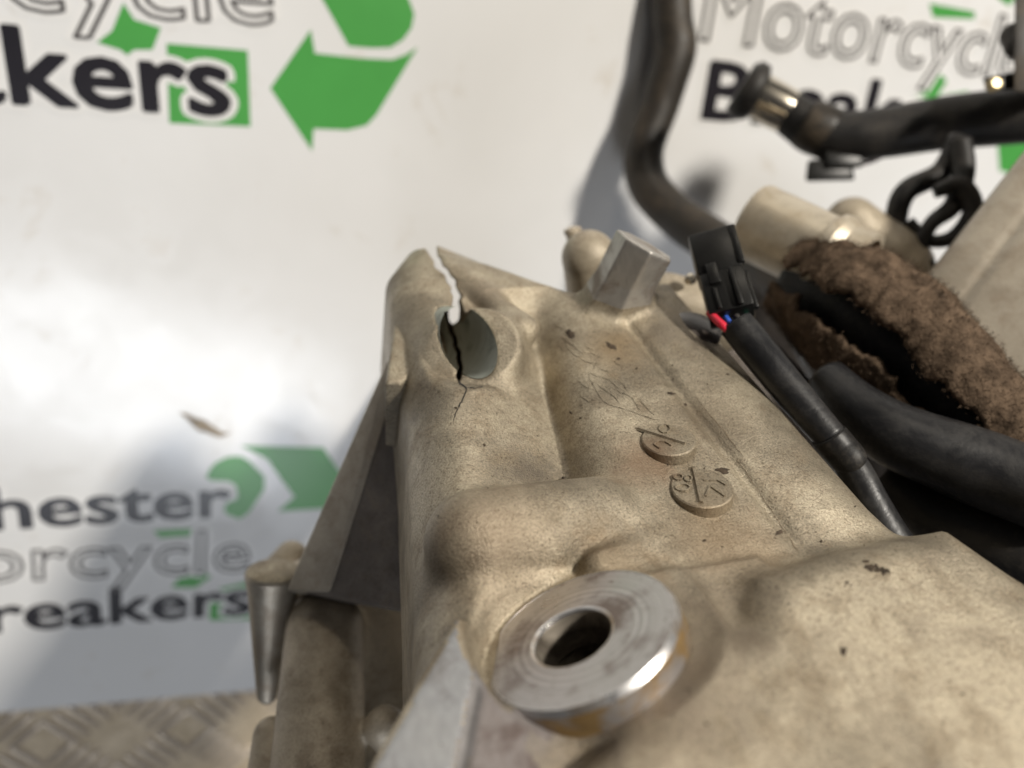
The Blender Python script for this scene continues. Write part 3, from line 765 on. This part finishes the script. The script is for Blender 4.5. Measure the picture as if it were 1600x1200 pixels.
# sump and flank that carry the casing down to the board
def down(p, k): return p+NB*k
def sump(s, t, h):
    d = extr(s, t, h, [(-58, -34), (-58, 8), (24, 24), (80, 34), (80, -30), (20, -40)], -70, -30, 8)
    return d
solid('sump_casting', sump, (-62, -44, -74), (84, 38, -26), 1.2, from_loc, M_CAST2, eng)
for (s_, t_) in ((40, -10), (62, 12)):
    c0 = loc(s_, t_, -52); hgt = BD-(c0@NB)
    lathe('foot', c0, NB, [(9, 0), (8, hgt*.5), (7, hgt-6), (9, hgt-5), (9, hgt-.05)], M_CAST2, eng, 28)

# far end: dome, small union, dark plug, stub pipe, grey cover
solid('domed_cover', lambda x, y, z: smin(caps(x, y, z, P(920, 402, 214), P(950, 480, 226), 7.6, 12.0), caps(x, y, z, P(1040, 470, 216), P(1120, 500, 216), 8, 10), 4), (5, -48, 195), (72, 5, 240), .9, ident, M_CAST2, eng)
lathe('union', P(896, 366, 224), unit(V3(-.2, -.9, -.3)), [(2.2, -9), (2.2, 0), (2.6, .2), (2.6, 1.6), (1.0, 2.2)], M_CAST2, eng, 20)
lathe('rubber_plug', L(1085, 514, .2), N, [(6.6, -4), (6.6, .4), (5.4, 1.1), (2.0, 1.3), (.1, 1.3)], plain('oily_plug', (.06, .05, .045), .28, bmp=.1), eng, 36)
lathe('bright_bead', L(1050, 513, .3), N, [(1.0, -.3), (1.0, .3), (.5, .8)], M_STEEL, eng, 12)
lathe('bright_bead', P(1079, 436, 205), V3(0, 0, -1), [(1.6, -1), (1.6, .5), (.8, 1.2)], M_STEEL, eng, 12)
ax = unit(P(1345, 425, 214)-P(1175, 345, 232)); Lp = np.linalg.norm(P(1345, 425, 214)-P(1175, 345, 232))
lathe('stub_pipe', P(1175, 345, 232), ax, [(9.6, 0), (11.2, .2), (11.6, 1.4), (11.4, 3), (11.2, Lp*.6), (11.3, Lp*.66), (12.6, Lp*.70), (12.8, Lp*.76), (12.2, Lp*.8), (11.4, Lp*.84), (11.4, Lp), (9.5, Lp), (9.5, 0)], M_PIPE, eng, 48, closed=True)
solid('far_boss', lambda x, y, z: smin(caps(x, y, z, P(1330, 350, 262), P(1400, 420, 262), 9, 12), caps(x, y, z, P(1390, 400, 258), P(1420, 520, 262), 9, 14), 4), (85, -70, 235), (160, 0, 290), 1.2, ident, M_CAST2, eng)
def cover(x, y, z):
    # slab: local frame of the big grey cover at right
    c = P(1560, 480, 205); nn = unit(V3(-.42, -.42, -.80)); aa = unit(P(1600, 245, 215)-P(1452, 445, 215)); aa = unit(aa-nn*(aa@nn)); bb = np.cross(nn, aa)
    qx, qy, qz = x-c[0], y-c[1], z-c[2]
    lx = qx*aa[0]+qy*aa[1]+qz*aa[2]; ly = qx*bb[0]+qy*bb[1]+qz*bb[2]; lz = qx*nn[0]+qy*nn[1]+qz*nn[2]
    sg = 1 if (P(1452, 445, 205)-c)@bb > 0 else -1
    edge = abs((P(1452, 385, 210)-c)@bb)
    pts = [(-30, sg*edge), (70, sg*edge), (70, -sg*70), (-46, -sg*70), (-46, sg*(edge-8))]
    d = extr(lx, ly, lz, pts, -34, 0, 4.0)
    d = smax(d, -caps(lx, ly, lz-.5, (-40, sg*(edge-14), 0), (70, sg*(edge-11), 0), 1.0, 1.0), 1.0)
    return d
solid('side_cover', cover, (85, -110, 170), (215, 45, 280), 1.2, ident, M_GREYCAST, eng)

# ================================================================== HOSES AND WIRING
h1 = thing('coolant_hose', 'long worn dark hose curving from the top edge down behind the connector', 'hose')
px_tube('hose_body', [(1046, -60, 338, 64), (1050, 30, 340, 64), (1054, 85, 342, 64), (1030, 165, 348, 62), (1006, 235, 350, 62), (1016, 295, 346, 64), (1066, 345, 336, 66), (1140, 392, 318, 70), (1215, 440, 292, 74), (1270, 520, 262, 76), (1330, 620, 228, 78), (1400, 690, 206, 80)], M_RUBBER_WORN, h1, 28, 10, .06)
h2 = thing('clamped_hose', 'black rubber hose with a bright metal ferrule near its open end, upper right', 'hose')
px_tube('hose_body', [(1226, 172, 300, 62), (1262, 196, 298, 70), (1310, 214, 295, 76), (1390, 206, 290, 78), (1480, 192, 284, 82), (1580, 182, 276, 86), (1680, 172, 268, 90)], M_RUBBER, h2, 28)
px_tube('ferrule', [(1178, 146, 300, 66), (1196, 156, 300, 68), (1214, 166, 300, 68), (1230, 175, 300, 66)], M_STEEL, h2, 28)
px_tube('hose_end', [(1158, 134, 300, 76), (1166, 139, 300, 88), (1172, 142, 300, 90), (1180, 147, 300, 86), (1186, 150, 300, 70)], M_RUBBER, h2, 28)
px_tube('moulded_band', [(1256, 190, 297.5, 74), (1272, 199, 297, 80), (1290, 206, 296.5, 80), (1302, 209, 296, 76)], M_RUBBER_WORN, h2, 28)

h3 = thing('fat_cable', 'thick glossy black cable sheath running off the right edge below the torn felt', 'cable')
px_tube('sheath', [(1290, 588, 192, 60), (1338, 640, 184, 84), (1400, 682, 178, 104), (1480, 712, 174, 116), (1560, 742, 170, 122), (1680, 790, 162, 128)], M_VINYL, h3, 32, 12, .06)
h4 = thing('lower_cable', 'dark cable in the shadowed gap beneath the thick black sheath', 'cable')
px_tube('sheath', [(1380, 745, 188, 60), (1450, 800, 182, 90), (1540, 838, 176, 110), (1680, 880, 168, 124)], M_RUBBER, h4, 28)
px_tube('lug', [(1372, 765, 196, 22), (1392, 790, 194, 30), (1412, 806, 192, 26)], M_PIPE, h4, 16)
h5 = thing('dark_gap_fill', 'dark sheet added for the shade in the gap behind the cables at right', 'dark backing')  # added sheet: black colour stands for the shade between the cables
hull('fill_sheet', [P(1330, 560, 232), P(1640, 640, 215), P(1680, 1050, 190), P(1380, 870, 205), P(1330, 560, 236), P(1640, 640, 219), P(1680, 1050, 194), P(1380, 870, 209)], M_RUBBER, h5, .6)

hull('gap_filler', [P(x, y, d) for x, y in ((1075, 492), (1120, 430), (1210, 425), (1340, 520), (1430, 700), (1330, 740)) for d in (322, 332)], M_WEB, eng, 2)  # both hulls are added to fill the gap by the cables with dark
hull('gap_filler', [P(x, y, d) for x, y in ((1082, 520), (1180, 500), (1430, 770), (1520, 980), (1420, 900), (1250, 720)) for d in (212, 236)], M_WEB, eng, 2)

# connector on its sleeve
con = thing('wire_connector', 'black plastic plug connector with red, blue and green wires in a sleeve', 'connector')
Xc = unit(P(1172, 430, 186)-P(1088, 420, 180)); Yc = unit(P(1118, 500, 172)-P(1110, 385, 182)); Yc = unit(Yc-Xc*(Xc@Yc)); Zc = np.cross(Xc, Yc)
oc = P(1124, 425, 183); th = math.radians(-38)
x2 = Xc*math.cos(th)+Zc*math.sin(th); z2 = -Xc*math.sin(th)+Zc*math.cos(th)
def cbox(name, x0, x1, y0, y1, z0, z1, m=None, bv=.5, parent=None):
    return hull(name, [oc+x2*a_+Yc*b_+z2*c_ for a_ in (x0, x1) for b_ in (y0, y1) for c_ in (z0, z1)], m or M_PLASTIC, parent or con, bv)
if z2[2] > 0: zs = -1
else: zs = 1
cbox('housing', -5.2, 5.2, -9.5, 2.0, -4.6, 4.6, bv=.7)
cbox('plug_body', -5.0, 5.1, 1.6, 12.4, -4.4, 4.4, bv=.5)
cbox('latch_tab', -3.2, -.6, .0, 5.4, zs*4.4, zs*5.4, bv=.3)
cbox('guide_rib', 1.6, 2.9, 2.2, 12.2, zs*4.2, zs*5.6, bv=.45)
cbox('guide_rib', -2.9, -1.9, 6.2, 11.8, zs*4.2, zs*5.0, bv=.3)
cbox('guide_rib', 4.8, 6.2, 2.4, 12.4, zs*.5, zs*2.2, bv=.45)
cbox('edge_rib', 4.2, 5.8, -9.0, 1.6, zs*3.6, zs*5.1, bv=.4)
px_tube('red_wire', [(1108, 488, 177, 12), (1120, 500, 175, 13), (1131, 510, 173.5, 13), (1142, 520, 174, 12), (1160, 535, 174, 10)], M_RED, con, 14)
px_tube('blue_wire', [(1130, 490, 178, 9), (1140, 504, 176, 9), (1152, 518, 176, 9), (1166, 535, 175, 8)], M_BLUE, con, 12)
px_tube('green_wire', [(1158, 480, 180, 9), (1166, 493, 178, 9), (1176, 510, 178, 8)], M_GREEN_W, con, 12)
px_tube('black_wire', [(1144, 484, 178, 11), (1154, 500, 177, 11), (1166, 520, 176, 10)], M_RUBBER, con, 12)
px_tube('sleeve', [(1150, 506, 175, 54), (1176, 538, 173, 56), (1215, 586, 170, 56), (1256, 635, 167, 54), (1300, 686, 164, 50)], M_VINYL, con, 28)
px_tube('collar', [(1294, 680, 163.5, 52), (1297, 684, 163.5, 57), (1312, 702, 163, 57), (1326, 718, 162, 56), (1329, 722, 162, 48)], M_RUBBER, con, 24)
px_tube('lead', [(1316, 708, 163, 50), (1338, 742, 162, 54), (1362, 790, 160, 58), (1396, 850, 158, 64), (1456, 930, 158, 70)], M_VINYL, con, 20)

# torn felt sleeve
felt = thing('torn_felt_sleeve', 'ragged brown felt sleeve torn open along its length at right', 'felt sleeve')
axp = [(1236, 428, 222, 15), (1290, 458, 216, 20), (1360, 506, 206, 21.5), (1440, 576, 197, 20), (1530, 668, 188, 17), (1650, 778, 178, 15)]
axm = np.array(spline([(*P(x, y, d), r) for x, y, d, r in axp], 34))
def felt_sheet(name, th0, th1, m, fr, gro=1.0):
    pts, rad = axm[:, :3], axm[:, 3]; tan = np.gradient(pts, axis=0); tan /= np.linalg.norm(tan, axis=1)[:, None]
    up = V3(.55, -.75, -.35); nu, nv = len(pts), 34; vo = []; vi = []
    for i in range(nu):
        a1 = unit(up-tan[i]*(up@tan[i])); a2 = np.cross(tan[i], a1)
        e0 = th0+.22*noise.fractal(Vector((i*.05, fr, 0)), .8, 2., 5); e1 = th1+.22*noise.fractal(Vector((i*.05, fr+9, 0)), .8, 2., 5)
        for j in range(nv):
            t_ = e0+(e1-e0)*j/(nv-1)
            q = Vector(pts[i]*.11)+Vector((math.cos(t_), math.sin(t_), fr))*1.4
            rr = rad[i]*gro*(.82+.07*noise.fractal(q, .7, 2., 5)+.10*noise.noise(Vector(pts[i]*.045)+Vector((t_*.9, fr, 0))))
            dd = a1*math.cos(t_)+a2*math.sin(t_)
            vo.append(pts[i]+dd*rr); vi.append(pts[i]+dd*(rr-2.2-.8*noise.noise(q*3)))
    n = len(vo); f = []
    for i in range(nu-1):
        for j in range(nv-1):
            k = i*nv+j; f.append((k, k+1, k+nv+1, k+nv)); f.append((n+k, n+k+nv, n+k+nv+1, n+k+1))
        for j in (0, nv-1):
            k = i*nv+j; f.append((k, k+nv, n+k+nv, n+k))
    for i in (0, nu-1):
        for j in range(nv-1): k = i*nv+j; f.append((k, k+1, n+k+1, n+k))
    return flip_out(mesh_d(name, vo+vi, f, m, felt)), np.array(vo)
cv, cf = tube_geo([(*P(x, y, d+4), r*.55) for x, y, d, r in axp], 24, 8); flip_out(mesh_d('dark_core', cv, cf, M_RUBBER, felt))  # black core added so the hollow of the torn sleeve stays dark
o1, v1 = felt_sheet('felt_flap', -1.5, 1.45, M_FELT, 0.0)
o2, v2 = felt_sheet('felt_flap', 1.98, 4.6, M_FELT, 4.0, .95)
def fuzz(vo, cnt, m, ln=2.6):
    vs = []; fs = []
    cen = axm[:, :3]
    for k in range(cnt):
        p = vo[rng.integers(len(vo))]+rng.normal(0, .5, 3)
        ci = np.argmin(((cen-p)**2).sum(1)); o = unit(p-cen[ci])
        d = unit(o*.7+rng.normal(0, .75, 3)); d2 = unit(d+rng.normal(0, .6, 3)); s_ = unit(np.cross(d, rng.normal(0, 1, 3)))*.07
        l = ln*rng.uniform(.4, 1.3); q = p+d*l*.5; e = q+d2*l*.5; b0 = len(vs)
        vs += [p-s_, p+s_, q+s_, q-s_, e]; fs += [(b0, b0+1, b0+2, b0+3), (b0+3, b0+2, b0+4)]
    o = mesh_d('loose_fibre', vs, fs, m, felt); tag(o, kind='stuff'); return o
fuzz(v1, 16000, M_FELT, 1.1); fuzz(v2, 8000, M_FELT, 1.2)
scrap = thing('felt_scrap', 'small scrap of brown felt caught under the thick black cable', 'felt scrap')
def scr(x, y, z): return smin(caps(x, y, z, P(1410, 772, 188), P(1455, 812, 184), 3.2, 4.6), caps(x, y, z, P(1440, 800, 185), P(1470, 830, 182), 4, 3), 2)+.9*np.sin(x*1.3+y*.7)*np.sin(y*1.5-z)*np.sin(z*1.1+x*.4)
solid('scrap_body', scr, (85, 15, 170), (120, 50, 196), .5, ident, M_FELT, scrap)

# small wiring bits at upper right
sp = thing('small_plug', 'little black plug hanging under the clamped black hose', 'plug')
hull('plug_shell', [P(x, y, d) for x, y in ((1262, 250), (1330, 246), (1336, 282), (1258, 284)) for d in (292, 304)], M_PLASTIC, sp, 1.2)
hull('plug_nose', [P(x, y, d) for x, y in ((1290, 236), (1350, 240), (1348, 262), (1292, 262)) for d in (290, 300)], M_PLASTIC, sp, 1.0)
px_tube('lead', [(1330, 262, 298, 7), (1350, 256, 296, 6), (1372, 248, 296, 6), (1390, 236, 300, 6)], plain('pale_lead', (.55, .42, .45), .4), sp, 10)
hn = thing('wiring_loop', 'looped black wiring harness hanging below the clamped hose beside the grey cover', 'harness')
px_tube('loop', [(1498, 215, 262, 30), (1470, 268, 262, 32), (1415, 300, 262, 34), (1400, 350, 262, 32), (1412, 400, 260, 30), (1440, 420, 258, 26)], M_RUBBER, hn, 16)
px_tube('loop', [(1500, 220, 258, 34), (1505, 270, 256, 34), (1490, 320, 254, 30), (1455, 350, 252, 24), (1430, 395, 254, 22)], M_RUBBER, hn, 16)
px_tube('loop', [(1420, 345, 256, 16), (1450, 375, 254, 20), (1490, 370, 252, 24), (1520, 330, 250, 30), (1500, 290, 250, 30), (1460, 300, 252, 20)], M_RUBBER, hn, 16)
px_tube('clip', [(1408, 408, 256, 20), (1432, 414, 254, 24), (1460, 412, 252, 16)], M_PLASTIC, hn, 14)
vb = thing('dark_bracket', 'dark upright bracket with a rounded knob at the top right corner', 'bracket')
hull('bracket_bar', [P(x, y, d) for x, y in ((1586, -40), (1660, -40), (1650, 150), (1584, 142)) for d in (255, 265)], M_RUBBER_WORN, vb, .8)
solid('knob', lambda x, y, z: caps(x, y, z, P(1582, 55, 262), P(1592, 70, 260), 4.0, 4.6), (150, -140, 245), (190, -90, 275), .8, ident, M_RUBBER_WORN, vb)
hull('bracket_foot', [P(x, y, d) for x, y in ((1536, 122), (1590, 112), (1592, 140), (1540, 142)) for d in (258, 266)], M_PLASTIC, vb, .8)
lathe('screw', P(1555, 131, 256), V3(0, 0, -1), [(2.2, -2), (2.2, .5), (1.4, 1.0)], M_BRASS, vb, 16)
